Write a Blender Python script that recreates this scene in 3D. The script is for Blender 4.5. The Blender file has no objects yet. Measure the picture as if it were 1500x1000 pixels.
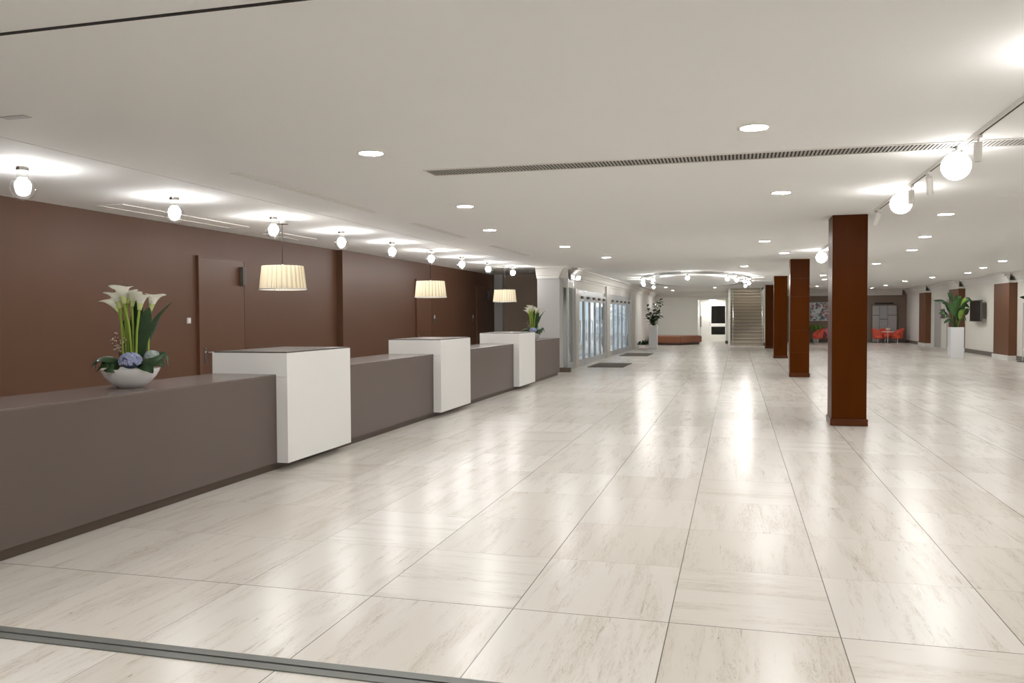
import bpy, bmesh, math, random
from mathutils import Vector, Matrix
R = random.Random(7)
S = bpy.context.scene
C = S.collection
PI = math.pi

# ------------------------------------------------------------ camera, world, exposure
YAW, PIT, ROL, FPX = .2634, -.0303, -.0053, 1221.0
fwd = Vector((-math.sin(YAW)*math.cos(PIT), math.cos(YAW)*math.cos(PIT), math.sin(PIT)))
rgt = Vector((math.cos(YAW), math.sin(YAW), 0)); upv = rgt.cross(fwd)
r2 = rgt*math.cos(ROL) + upv*math.sin(ROL); u2 = -rgt*math.sin(ROL) + upv*math.cos(ROL)
cd = bpy.data.cameras.new('camera'); cam = bpy.data.objects.new('camera', cd); C.objects.link(cam)
cd.sensor_width = 36; cd.lens = FPX*36/1500; cd.clip_start = .05; cd.clip_end = 200
m = Matrix.Identity(4)
for i in range(3):
    m[i][0] = r2[i]; m[i][1] = u2[i]; m[i][2] = -fwd[i]; m[i][3] = (0, 0, 1.55)[i]
cam.matrix_world = m
S.camera = cam
w = bpy.data.worlds.new('sky'); S.world = w; w.use_nodes = True
bg = w.node_tree.nodes['Background']; bg.inputs[0].default_value = (.74, .86, 1, 1); bg.inputs[1].default_value = .85
vs = S.view_settings
vs.view_transform = 'Standard'; vs.look = 'None'; vs.gamma = 1; vs.use_curve_mapping = False; vs.exposure = 1.18
L_DOWN, L_GLOBE, L_OPAL, L_RING, L_SHADE = 116, 70, 13, 58, 12
H = 2.925          # ceiling height

# ------------------------------------------------------------ materials
def mat(name, col, rough=.5, metal=0, spec=.5, noise=0, nscale=4, stretch=(1, 1, 1), bump=0, coat=0, trans=0):
    mm = bpy.data.materials.new(name); mm.use_nodes = True
    nt = mm.node_tree; b = nt.nodes['Principled BSDF']
    c4 = (*col, 1)
    b.inputs['Base Color'].default_value = c4; b.inputs['Roughness'].default_value = rough
    b.inputs['Metallic'].default_value = metal; b.inputs['Specular IOR Level'].default_value = spec
    b.inputs['Coat Weight'].default_value = coat
    tc = nt.nodes.new('ShaderNodeTexCoord'); mp = nt.nodes.new('ShaderNodeMapping'); mp.inputs['Scale'].default_value = stretch
    nt.links.new(tc.outputs['Object'], mp.inputs[0])
    nz = nt.nodes.new('ShaderNodeTexNoise'); nz.inputs['Scale'].default_value = nscale; nz.inputs['Detail'].default_value = 5
    nt.links.new(mp.outputs[0], nz.inputs['Vector'])
    if noise:
        mx = nt.nodes.new('ShaderNodeMix'); mx.data_type = 'RGBA'
        mx.inputs[6].default_value = tuple(x*(1-noise) for x in col)+(1,)
        mx.inputs[7].default_value = tuple(min(1, x*(1+noise)) for x in col)+(1,)
        nt.links.new(nz.outputs[0], mx.inputs[0]); nt.links.new(mx.outputs[2], b.inputs['Base Color'])
    if bump:
        bp = nt.nodes.new('ShaderNodeBump'); bp.inputs['Strength'].default_value = bump; bp.inputs['Distance'].default_value = .01
        nt.links.new(nz.outputs[0], bp.inputs['Height']); nt.links.new(bp.outputs[0], b.inputs['Normal'])
    return mm
def emit(name, col, st):
    mm = bpy.data.materials.new(name); mm.use_nodes = True
    b = mm.node_tree.nodes['Principled BSDF']
    b.inputs['Base Color'].default_value = (.8, .8, .8, 1)
    b.inputs['Emission Color'].default_value = (*col, 1); b.inputs['Emission Strength'].default_value = st
    return mm
def glass(name, tint, gloss=.10, rough=.02):
    mm = bpy.data.materials.new(name); mm.use_nodes = True
    nt = mm.node_tree; nt.nodes.clear()
    o = nt.nodes.new('ShaderNodeOutputMaterial'); t = nt.nodes.new('ShaderNodeBsdfTransparent'); g = nt.nodes.new('ShaderNodeBsdfGlossy')
    t.inputs[0].default_value = (*tint, 1); g.inputs['Roughness'].default_value = rough
    lw = nt.nodes.new('ShaderNodeLayerWeight'); lw.inputs[0].default_value = .5
    pw = nt.nodes.new('ShaderNodeMath'); pw.operation = 'POWER'; pw.inputs[1].default_value = 4; nt.links.new(lw.outputs['Facing'], pw.inputs[0])
    ma = nt.nodes.new('ShaderNodeMath'); ma.operation = 'MULTIPLY_ADD'; ma.inputs[1].default_value = .8; ma.inputs[2].default_value = .04; nt.links.new(pw.outputs[0], ma.inputs[0])
    mx = nt.nodes.new('ShaderNodeMixShader'); nt.links.new(ma.outputs[0], mx.inputs[0])
    nt.links.new(t.outputs[0], mx.inputs[1]); nt.links.new(g.outputs[0], mx.inputs[2]); nt.links.new(mx.outputs[0], o.inputs[0])
    return mm
def floor_material():
    mm = bpy.data.materials.new('travertine_tiles'); mm.use_nodes = True
    nt = mm.node_tree; N = nt.nodes; K = nt.links; b = N['Principled BSDF']
    def mth(op, a, b2=None, c=None):
        n = N.new('ShaderNodeMath'); n.operation = op
        for i, v in enumerate((a, b2, c)):
            if v is None: continue
            if isinstance(v, (int, float)): n.inputs[i].default_value = v
            else: K.new(v, n.inputs[i])
        return n.outputs[0]
    def mix(f, a, b2):
        n = N.new('ShaderNodeMix'); n.data_type = 'RGBA'
        for s, v in ((n.inputs[0], f), (n.inputs[6], a), (n.inputs[7], b2)):
            if isinstance(v, (int, float)): s.default_value = v
            elif isinstance(v, tuple): s.default_value = (*v, 1)
            else: K.new(v, s)
        return n.outputs[2]
    def ramp(v, a, b2):
        n = N.new('ShaderNodeMapRange'); n.inputs[1].default_value = a; n.inputs[2].default_value = b2; K.new(v, n.inputs[0]); return n.outputs[0]
    def noise(vec, sc, det=6, rough=.6, dist=0):
        n = N.new('ShaderNodeTexNoise'); n.inputs['Scale'].default_value = sc; n.inputs['Detail'].default_value = det
        n.inputs['Roughness'].default_value = rough; n.inputs['Distortion'].default_value = dist; K.new(vec, n.inputs['Vector']); return n.outputs[0]
    tc = N.new('ShaderNodeTexCoord'); sp = N.new('ShaderNodeSeparateXYZ'); K.new(tc.outputs['Object'], sp.inputs[0])
    u = mth('DIVIDE', mth('ADD', sp.outputs[0], 1.9548), .8139); v = mth('DIVIDE', mth('SUBTRACT', sp.outputs[1], 4.2262), .9527)
    iu, iv = mth('FLOOR', u), mth('FLOOR', v)
    fu, fv = mth('FRACT', u), mth('FRACT', v)
    du = mth('MULTIPLY', mth('SUBTRACT', .5, mth('ABSOLUTE', mth('SUBTRACT', fu, .5))), .8139)
    dv = mth('MULTIPLY', mth('SUBTRACT', .5, mth('ABSOLUTE', mth('SUBTRACT', fv, .5))), .9527)
    dm = mth('ABSOLUTE', mth('SUBTRACT', sp.outputs[1], 4.2262))
    ju = mth('LESS_THAN', du, .0028); jv = mth('LESS_THAN', dv, .0017); jm = mth('LESS_THAN', dm, .003)
    cell = N.new('ShaderNodeCombineXYZ'); K.new(iu, cell.inputs[0]); K.new(iv, cell.inputs[1])
    wn = N.new('ShaderNodeTexWhiteNoise'); wn.noise_dimensions = '2D'; K.new(cell.outputs[0], wn.inputs['Vector'])
    ws = N.new('ShaderNodeSeparateColor'); K.new(wn.outputs['Color'], ws.inputs[0])
    def veinvec(sx, sy):
        c = N.new('ShaderNodeCombineXYZ')
        K.new(mth('MULTIPLY_ADD', sp.outputs[0], sx, mth('MULTIPLY', ws.outputs[0], 40)), c.inputs[0])
        K.new(mth('MULTIPLY_ADD', sp.outputs[1], sy, mth('MULTIPLY', ws.outputs[1], 40)), c.inputs[1]); return c.outputs[0]
    va, vb = veinvec(7.0, .8), veinvec(.8, 7.0)
    sel = mth('GREATER_THAN', ws.outputs[2], .91)
    vm = N.new('ShaderNodeMix'); vm.data_type = 'VECTOR'; K.new(sel, vm.inputs[0]); K.new(va, vm.inputs[4]); K.new(vb, vm.inputs[5])
    vec = vm.outputs[1]
    n1 = noise(vec, 1.0, 8, .62, .6)
    n2 = noise(vec, 3.2, 8, .7, 1.0)
    n3 = noise(vec, 9, 4, .6)
    base = mix(ws.outputs[1], (.655, .615, .555), (.72, .69, .64))
    col = mix(mth('MULTIPLY', ramp(n1, .50, .74), .5), base, (.50, .435, .355))
    thin = mth('MULTIPLY', mth('SUBTRACT', 1, ramp(mth('ABSOLUTE', mth('SUBTRACT', n2, .5)), 0, .012)), ramp(n1, .46, .60))
    col = mix(mth('MULTIPLY', thin, .85), col, (.33, .265, .205))
    pits = mth('MULTIPLY', mth('GREATER_THAN', n3, .69), ramp(n1, .42, .56))
    col = mix(mth('MULTIPLY', pits, .75), col, (.24, .19, .15))
    vm2 = N.new('ShaderNodeMix'); vm2.data_type = 'VECTOR'; K.new(sel, vm2.inputs[0]); K.new(veinvec(42, 3.0), vm2.inputs[4]); K.new(veinvec(3.0, 42), vm2.inputs[5])
    n4 = noise(vm2.outputs[1], 1.0, 3, .55, .3)
    dash = mth('MULTIPLY', ramp(n4, .63, .70), ramp(n1, .40, .58))
    col = mix(mth('MULTIPLY', dash, .55), col, (.36, .30, .24))
    col = mix(mth('MULTIPLY', jv, .55), col, (.22, .19, .16))
    jj = mth('MAXIMUM', ju, jm)
    jfade = ramp(sp.outputs[0], -2.95, -2.4)
    jj = mth('MAXIMUM', mth('MULTIPLY', ju, mth('ADD', .25, mth('MULTIPLY', .75, jfade))), jm)
    col = mix(mth('MULTIPLY', jj, .88), col, (.12, .10, .08))
    K.new(col, b.inputs['Base Color'])
    b.inputs['Roughness'].default_value = .25
    b.inputs['Specular IOR Level'].default_value = .24
    return mm

M = {}
M['ceil'] = mat('ceiling_paint', (.88, .878, .865), .85, noise=.015, nscale=.6)
M['white'] = mat('white_paint', (.80, .78, .74), .7, noise=.02, nscale=1)
M['discwhite'] = mat('bright_white_disc', (.95, .95, .94), .7)
M['cornice'] = mat('cornice_plaster', (.80, .78, .745), .7)
M['cream'] = mat('cream_wall_paint', (.80, .77, .70), .7, noise=.02, nscale=1)
M['brownwall'] = mat('brown_wall_panel', (.118, .057, .033), .45, spec=.25, noise=.06, nscale=1.2, stretch=(1, 1, .3))
M['browndoor'] = mat('brown_door_paint', (.122, .058, .033), .4, spec=.3, noise=.05, nscale=1.5)
M['greywall'] = mat('grey_wall_paint', (.52, .515, .51), .7, noise=.03, nscale=1)
M['greenwall'] = mat('pale_grey_green_paint', (.86, .86, .81), .7, noise=.03, nscale=1)
M['taupe'] = mat('taupe_wall_paint', (.235, .175, .135), .6, noise=.05, nscale=1)
M['alcove'] = mat('alcove_brown_paint', (.36, .275, .21), .6, noise=.05, nscale=1)
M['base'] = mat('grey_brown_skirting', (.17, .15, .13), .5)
M['counter'] = mat('taupe_lacquer', (.138, .106, .096), .38, spec=.35, noise=.04, nscale=1.5)
M['countertop'] = mat('taupe_counter_top', (.16, .125, .112), .25, noise=.04, nscale=2)
M['podtop'] = mat('dark_grey_top', (.085, .072, .066), .3, noise=.05)
M['podwhite'] = mat('white_lacquer', (.86, .86, .845), .35, noise=.015, nscale=1)
M['plinth'] = mat('dark_plinth', (.10, .072, .055), .5)
M['wood'] = mat('gloss_walnut_veneer', (.080, .0185, .0003), .36, spec=.06, noise=.25, nscale=2.5, stretch=(1.2, 1.2, .25))
M['wood2'] = mat('walnut_skirting', (.085, .02, .002), .3, spec=.25, noise=.3, nscale=3)
M['woodp'] = mat('mid_brown_veneer', (.17, .075, .036), .4, spec=.3, noise=.15, nscale=3, stretch=(1, 1, .2))
M['chrome'] = mat('chrome', (.75, .75, .74), .18, 1)
M['steel'] = mat('brushed_aluminium', (.55, .56, .57), .35, 1, noise=.06, nscale=20)
M['alu'] = mat('silver_door_frame', (.58, .60, .62), .4, .6)
M['stone'] = mat('beige_pillar_cladding', (.60, .56, .50), .4, noise=.08)
M['dark'] = mat('black_metal', (.015, .014, .013), .5)
M['slot'] = mat('dark_slot', (.02, .018, .015), .8)
M['strip'] = mat('grey_metal_threshold', (.15, .155, .145), .42, .3, noise=.12, nscale=12)
M['floor'] = floor_material()
M['glass'] = glass('clear_pane', (.93, .97, .98))
M['smoke'] = glass('tinted_pane', (.42, .42, .41))
M['globe'] = glass('clear_globe_glass', (.97, .97, .97))
M['downlight'] = emit('downlight_diffuser', (1, .985, .965), L_DOWN)
M['exitlamp'] = emit('exit_lamp_diffuser', (1, .98, .95), 29)
M['softlamp'] = emit('annex_lamp_diffuser', (1, .98, .95), 9)
M['bulb'] = emit('globe_bulb', (1, .99, .98), L_GLOBE)
M['opal'] = emit('opal_globe', (1, .985, .965), L_OPAL)
M['ringlamp'] = emit('ring_lamp', (1, .97, .93), L_RING)
M['shadebulb'] = emit('shade_bulb', (1, .90, .74), L_SHADE)
M['grille'] = mat('grille_metal', (.42, .40, .37), .5, .2)
M['porcelain'] = mat('white_porcelain', (.90, .90, .91), .22)
M['planter'] = mat('white_planter', (.82, .83, .85), .35)
M['bloom'] = mat('calla_white', (.92, .91, .84), .5, noise=.04)
M['stem'] = mat('calla_stem', (.29, .41, .055), .45, noise=.2, nscale=20)
M['leaf'] = mat('dark_leaf', (.02, .05, .016), .4, spec=.3, noise=.45, nscale=16)
M['leaf2'] = mat('green_leaf', (.035, .09, .022), .38, noise=.5, nscale=10)
M['leaf3'] = mat('fresh_leaf', (.16, .30, .045), .4, noise=.3, nscale=10)
M['hydra'] = mat('hydrangea_blue', (.38, .42, .66), .7, noise=.6, nscale=60)
M['hydra2'] = mat('hydrangea_pale', (.52, .60, .58), .7, noise=.3, nscale=60)
M['bloomgreen'] = mat('calla_throat_green', (.62, .70, .30), .5, noise=.1, nscale=12)
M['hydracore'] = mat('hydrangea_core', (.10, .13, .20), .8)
M['twig'] = mat('berry_twig', (.13, .07, .045), .7)
M['bud'] = mat('pale_buds', (.62, .50, .42), .7)
M['mat'] = mat('brown_mat', (.12, .10, .08), .95, noise=.2, nscale=60, bump=.4)
M['leather'] = mat('tan_leather', (.30, .115, .06), .42, noise=.12, nscale=8)
M['red'] = mat('coral_red_upholstery', (.80, .125, .07), .6, noise=.08, nscale=12)
M['pink'] = mat('pink_upholstery', (.62, .16, .20), .6, noise=.08)
M['stair'] = mat('travertine_steps', (.66, .58, .48), .4, noise=.12, nscale=4, stretch=(.4, 3, 3))
M['screen'] = mat('black_screen', (.008, .008, .008), .12)
M['tvframe'] = mat('grey_tv_case', (.14, .13, .12), .4)
M['locker'] = mat('grey_locker_front', (.40, .385, .375), .4, noise=.04)
M['locker2'] = mat('blue_grey_locker_front', (.36, .365, .385), .35, noise=.04)
M['soil'] = mat('soil', (.03, .02, .012), .95)
M['greydoor'] = mat('grey_door_paint', (.44, .42, .40), .6)
M['pave'] = mat('pale_pavement', (.55, .56, .57), .8, noise=.1)
M['darkroom'] = mat('dark_panelling', (.10, .085, .07), .6, noise=.2, nscale=3)
def shade_material(name, k):
    mm = bpy.data.materials.new(name); mm.use_nodes = True
    nt = mm.node_tree; nt.nodes.clear()
    o = nt.nodes.new('ShaderNodeOutputMaterial'); d = nt.nodes.new('ShaderNodeBsdfDiffuse'); t = nt.nodes.new('ShaderNodeBsdfTranslucent')
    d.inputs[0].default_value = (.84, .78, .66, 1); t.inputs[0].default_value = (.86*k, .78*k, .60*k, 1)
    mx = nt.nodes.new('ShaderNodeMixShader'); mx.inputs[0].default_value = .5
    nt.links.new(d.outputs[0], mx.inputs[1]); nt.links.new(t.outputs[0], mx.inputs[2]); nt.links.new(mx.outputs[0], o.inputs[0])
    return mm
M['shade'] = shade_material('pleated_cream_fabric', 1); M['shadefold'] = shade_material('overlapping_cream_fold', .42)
def bloom_material():
    mm = bpy.data.materials.new('calla_white'); mm.use_nodes = True
    nt = mm.node_tree; nt.nodes.clear()
    o = nt.nodes.new('ShaderNodeOutputMaterial'); d = nt.nodes.new('ShaderNodeBsdfDiffuse'); t = nt.nodes.new('ShaderNodeBsdfTranslucent')
    tc = nt.nodes.new('ShaderNodeTexCoord'); nz = nt.nodes.new('ShaderNodeTexNoise'); nz.inputs['Scale'].default_value = 14; nt.links.new(tc.outputs['Object'], nz.inputs['Vector'])
    mc = nt.nodes.new('ShaderNodeMix'); mc.data_type = 'RGBA'; mc.inputs[6].default_value = (.93, .93, .84, 1); mc.inputs[7].default_value = (.97, .97, .93, 1); nt.links.new(nz.outputs[0], mc.inputs[0])
    nt.links.new(mc.outputs[2], d.inputs[0]); nt.links.new(mc.outputs[2], t.inputs[0])
    mx = nt.nodes.new('ShaderNodeMixShader'); mx.inputs[0].default_value = .45
    nt.links.new(d.outputs[0], mx.inputs[1]); nt.links.new(t.outputs[0], mx.inputs[2]); nt.links.new(mx.outputs[0], o.inputs[0])
    return mm
M['bloom'] = bloom_material()
def poster_material():
    mm = bpy.data.materials.new('abstract_print'); mm.use_nodes = True
    nt = mm.node_tree; b = nt.nodes['Principled BSDF']; tc = nt.nodes.new('ShaderNodeTexCoord')
    v = nt.nodes.new('ShaderNodeTexVoronoi'); v.inputs['Scale'].default_value = 9; nt.links.new(tc.outputs['Object'], v.inputs['Vector'])
    rp = nt.nodes.new('ShaderNodeValToRGB'); s = nt.nodes.new('ShaderNodeSeparateColor'); nt.links.new(v.outputs['Color'], s.inputs[0]); nt.links.new(s.outputs[0], rp.inputs[0])
    e = rp.color_ramp; e.interpolation = 'CONSTANT'; cols = [(.55, .6, .66), (.75, .77, .78), (.12, .14, .22), (.62, .66, .70), (.22, .33, .25), (.78, .8, .8), (.55, .2, .2), (.4, .45, .6)]
    e.elements[0].color = (*cols[0], 1); e.elements[1].position = 1/8; e.elements[1].color = (*cols[1], 1)
    for i in range(2, 8):
        q = e.elements.new(i/8); q.color = (*cols[i], 1)
    nt.links.new(rp.outputs[0], b.inputs['Base Color']); b.inputs['Roughness'].default_value = .4
    return mm
M['poster'] = poster_material()

# ------------------------------------------------------------ mesh helpers
class B:
    def __init__(s): s.bm = bmesh.new(); s.mi = 0
    def face(s, vs):
        try:
            f = s.bm.faces.new(vs); f.material_index = s.mi; return f
        except ValueError: return None
    def box(s, x0, x1, y0, y1, z0, z1, bev=0):
        vv = [s.bm.verts.new((x, y, z)) for z in (z0, z1) for y in (y0, y1) for x in (x0, x1)]
        fs = [s.face([vv[i] for i in q]) for q in ((0, 2, 3, 1), (4, 5, 7, 6), (0, 1, 5, 4), (2, 6, 7, 3), (0, 4, 6, 2), (1, 3, 7, 5))]
        if bev:
            es = list({e for f in fs for e in f.edges}); bmesh.ops.bevel(s.bm, geom=es, offset=bev, segments=2, affect='EDGES', profile=.7)
        return s
    def prism(s, pts, z0, z1):
        a = [s.bm.verts.new((x, y, z0)) for x, y in pts]; b = [s.bm.verts.new((x, y, z1)) for x, y in pts]
        n = len(pts); s.face(a[::-1]); s.face(b)
        for i in range(n): s.face([a[i], a[(i+1) % n], b[(i+1) % n], b[i]])
        return s
    def extrude_y(s, prof, y0, y1):                # prof = (x,z) list
        a = [s.bm.verts.new((x, y0, z)) for x, z in prof]; b = [s.bm.verts.new((x, y1, z)) for x, z in prof]
        n = len(prof); s.face(a); s.face(b[::-1])
        for i in range(n): s.face([a[i], b[i], b[(i+1) % n], a[(i+1) % n]])
        return s
    def extrude_x(s, prof, x0, x1):                # prof = (y,z) list
        a = [s.bm.verts.new((x0, y, z)) for y, z in prof]; b = [s.bm.verts.new((x1, y, z)) for y, z in prof]
        n = len(prof); s.face(a); s.face(b[::-1])
        for i in range(n): s.face([a[i], b[i], b[(i+1) % n], a[(i+1) % n]])
        return s
    def lathe(s, prof, n=24, c=(0, 0, 0), capb=True, capt=True, pleat=0, sx=1, sy=1):
        rings = []
        for r, z in prof:
            rr = []
            for i in range(n):
                a = 2*PI*i/n; q = r*(1+pleat*(1 if i % 2 else -1))
                rr.append(s.bm.verts.new((c[0]+q*math.cos(a)*sx, c[1]+q*math.sin(a)*sy, c[2]+z)))
            rings.append(rr)
        for k in range(len(rings)-1):
            for i in range(n): s.face([rings[k][i], rings[k][(i+1) % n], rings[k+1][(i+1) % n], rings[k+1][i]])
        if capb: s.face(rings[0][::-1])
        if capt: s.face(rings[-1])
        return s
    def ball(s, c, r, n=16, k=10, sz=1):
        prof = [(max(1e-4, r*math.sin(PI*i/k)), -r*sz*math.cos(PI*i/k)) for i in range(k+1)]
        return s.lathe(prof, n, c)
    def tube(s, pts, r, n=8):
        pts = [Vector(p) for p in pts]; rings = []; rr = r if isinstance(r, (list, tuple)) else [r]*len(pts)
        ref = Vector((.31, .17, .93))
        for i, p in enumerate(pts):
            d = (pts[min(i+1, len(pts)-1)]-pts[max(i-1, 0)]).normalized()
            a = d.cross(ref if abs(d.dot(ref)) < .95 else Vector((1, 0, 0))).normalized(); b = d.cross(a)
            rings.append([s.bm.verts.new(p+(a*math.cos(2*PI*j/n)+b*math.sin(2*PI*j/n))*rr[i]) for j in range(n)])
        for k in range(len(rings)-1):
            for j in range(n): s.face([rings[k][j], rings[k][(j+1) % n], rings[k+1][(j+1) % n], rings[k+1][j]])
        s.face(rings[0][::-1]); s.face(rings[-1]); return s
    def blade(s, pts, wid, side, n=10, fold=.25, shape=None, th=.0015):
        """leaf along pts; side = lateral vector; two skins joined so it has thickness"""
        pts = [Vector(p) for p in pts]; side = Vector(side).normalized()
        def ev(t):
            q = t*(len(pts)-1); i = min(int(q), len(pts)-2); f = q-i
            p0 = pts[max(i-1, 0)]; p1 = pts[i]; p2 = pts[i+1]; p3 = pts[min(i+2, len(pts)-1)]
            return .5*((2*p1)+(p2-p0)*f+(2*p0-5*p1+4*p2-p3)*f*f+(3*p1-p0-3*p2+p3)*f**3)
        top, bot = [], []
        for i in range(n+1):
            t = i/n; c = ev(t); d = (ev(min(1, t+.02))-ev(max(0, t-.02))).normalized()
            lat = (side-d*side.dot(d)).normalized(); nn = d.cross(lat)
            ww = wid*(shape(t) if shape else max(.03, math.sin(PI*t**.8)**.8))
            row = [c+lat*ww*k+nn*ww*abs(k)*fold for k in (-1, -.5, 0, .5, 1)]
            top.append([s.bm.verts.new(p) for p in row]); bot.append([s.bm.verts.new(p-nn*th) for p in row])
        for i in range(n):
            for k in range(4):
                s.face([top[i][k], top[i][k+1], top[i+1][k+1], top[i+1][k]]); s.face([bot[i][k], bot[i+1][k], bot[i+1][k+1], bot[i][k+1]])
            s.face([top[i][0], top[i+1][0], bot[i+1][0], bot[i][0]]); s.face([top[i][4], bot[i][4], bot[i+1][4], top[i+1][4]])
        return s
    def build(s, name, m, parent=None, smooth=False, loc=None):
        me = bpy.data.meshes.new(name); bmesh.ops.recalc_face_normals(s.bm, faces=s.bm.faces)
        s.bm.to_mesh(me); s.bm.free()
        for q in (m if isinstance(m, (list, tuple)) else [m]): me.materials.append(M[q])
        if smooth:
            for p in me.polygons: p.use_smooth = True
            try: me.set_sharp_from_angle(angle=math.radians(40))
            except Exception: pass
        o = bpy.data.objects.new(name, me); C.objects.link(o)
        if parent: o.parent = parent
        if loc: o.location = loc
        return o
def tag(o, label, cat, group=None, kind=None):
    o['label'] = label; o['category'] = cat
    if group: o['group'] = group
    if kind: o['kind'] = kind
    return o
def thing(name, label, cat, loc=(0, 0, 0), rz=0, group=None, kind=None):
    o = bpy.data.objects.new(name, None); C.objects.link(o); o.location = loc; o.rotation_euler = (0, 0, rz)
    o.empty_display_size = .1
    return tag(o, label, cat, group, kind)
def struct(o, label=None):
    o['kind'] = 'structure'
    if label: o['label'] = label
    return o
def copy_tree(o, parent=None, loc=None, rz=None, label=None):
    c = o.copy(); C.objects.link(c)
    if parent: c.parent = parent
    if loc is not None: c.location = loc
    if rz is not None: c.rotation_euler = (0, 0, rz)
    if label: c['label'] = label
    for ch in list(o.children): copy_tree(ch, c)
    return c
ORD = ['nearest', 'second', 'third', 'fourth', 'fifth', 'sixth', 'seventh', 'eighth', 'ninth', 'tenth', 'eleventh', 'twelfth', 'thirteenth']

# ------------------------------------------------------------ room shell
XL, XL2, XR, YB, YE = -7.93, -7.80, 8.98, -7.0, 49.9
XE = -4.65                     # entrance wall plane
struct(B().box(-8.4, 9.2, YB-.2, 53.2, -.12, 0).build('floor', 'floor'))
c = B()
c.box(-5.365, 9.2, YB-.2, 44.0, H, H+.12); c.box(-5.365, -.32, 44.0, 50.1, H, H+.12); c.box(1.36, 9.2, 44.0, 50.1, H, H+.12)
c.box(-8.4, -5.385, YB-.2, 27.0, H, H+.12)
struct(c.build('ceiling', 'ceil'))
struct(B().box(-5.42, -5.33, YB-.2, 27.0, H+.12, H+.16).build('trim_1', 'slot'), 'dark backing of the shadow gap in the ceiling')
# left walls
wl = B(); wl.box(-8.4, XL, YB, 15.62, 0, H); wl.box(-8.4, XL2, 15.62, 26.8, 0, H)
struct(wl.build('wall_left', 'brownwall'))
we = B(); we.box(XL2, -6.62, 26.8, 27.0, 0, H); struct(we.build('wall_alcove', 'alcove'))
struct(B().box(-7.78, -7.5, 26.6, 26.8, 0, H).build('trim_2', 'greywall'), 'pale grey upright beside brown wall')
struct(B().box(-6.62, -5.2, 26.8, 27.0, 0, H).build('wall_alcove_2', 'alcove'))
struct(B().box(-5.38, -4.75, 22.7, 23.25, 0, H).build('wall_grey', 'greywall'))
struct(B().box(XL-.4, 9.2, YB-.2, YB, 0, H).build('wall_back', 'cream'))
struct(B().box(XR, 9.2, YB, 41.7, 0, H).build('wall_right', 'cream'))
struct(B().box(XR, 9.2, 43.6, 50.1, 0, H).build('wall_right_2', 'white'))
struct(B().box(XR, 9.2, 41.7, 43.6, 2.22, H).build('wall_right_3', 'cream'))
# far end
ew = B(); ew.box(-5.0, -2.2, YE, YE+.2, 0, H); ew.box(-2.2, -.62, YE, YE+.2, 2.45, H); ew.box(-.62, -.32, YE, YE+.2, 0, H)
struct(ew.build('wall_end', 'greenwall'))
struct(B().box(1.46, 9.2, 49.7, 50.1, 0, H).build('wall_lounge', 'taupe'))
struct(B().box(-5.0, XE, 39.3, YE, 0, H).build('wall_entrance', 'white'))
st = B(); st.box(-.42, -.32, 43.9, 51, 0, 4.6); st.box(1.36, 1.46, 43.9, 51, 0, 4.6); st.box(-.42, 1.46, 51, 51.1, 0, 4.6); st.box(-.42, 1.46, 43.9, 51.1, 4.6, 4.7); st.box(-.42, 1.46, 43.9, 44.0, H+.12, 4.6)
struct(st.build('wall_stairwell', 'greenwall'))
# cornices
def cornice(x0, x1, y0, y1, face, name):
    b = B()
    prof = [(0, H-.33), (.03, H-.33), (.04, H-.26), (.07, H-.24), (.10, H-.15), (.17, H-.07), (.24, H-.05), (.24, H-.002), (0, H-.002)]
    if face == '-x': b.extrude_y([(x1-p, z) for p, z in prof], y0, y1)
    if face == '+x': b.extrude_y([(x0+p, z) for p, z in prof], y0, y1)
    if face == '-y': b.extrude_x([(y1-p, z) for p, z in prof], x0, x1)
    return struct(b.build(name, 'cornice'), 'white moulded cornice under the ceiling')
cornice(0, XR-.001, YB, 49.6, '-x', 'trim_3')
cornice(1.5, XR-.25, 0, 49.699, '-y', 'trim_4')
cornice(-4.62, -.45, 0, YE-.001, '-y', 'trim_5')
cornice(-5.4, -4.5, 0, 22.699, '-y', 'trim_6')
cornice(-4.749, 0, 22.46, 23.25, '+x', 'trim_7')
# baseboards
for i, (y0, y1) in enumerate(((YB, 31.0), (32.8, 37.5), (45.3, 49.7))):
    struct(B().box(XR-.03, XR-.001, y0, y1, 0, .15).build('baseboard_right' + ('', '_2', '_3')[i], 'base'))
struct(B().box(1.5, XR-.04, 49.66, 49.699, 0, .15).build('baseboard_lounge', 'base'))
struct(B().box(-4.6, -2.3, YE-.03, YE-.001, 0, .12).build('baseboard_end', 'base'))
struct(B().box(-.60, -.33, 46.9, 47.1, 0, .15).build('baseboard_stair', 'plinth')); struct(B().box(1.30, 1.55, 43.7, 43.88, 0, .15).build('baseboard_stair_2', 'plinth'))
struct(B().box(-4.78, -4.42, 22.5, 22.69, 0, .12).build('baseboard_grey', 'plinth'))
# partition tracks: floor threshold and dark ceiling slot
tr = B(); tr.box(-4.5, 9, 3.215, 3.268, 0, .006); tr.box(-4.5, 9, 3.283, 3.338, 0, .006); struct(tr.build('trim_8', 'strip'), 'grey metal threshold strip across the floor')
struct(B().box(-4.5, 9, 3.268, 3.283, 0, .002).build('trim_9', 'slot'), 'dark groove of the threshold strip')
struct(B().box(-5.3, 9, 3.275, 3.30, H-.004, H).build('trim_10', 'slot'), 'dark partition track slot in the ceiling')

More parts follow.
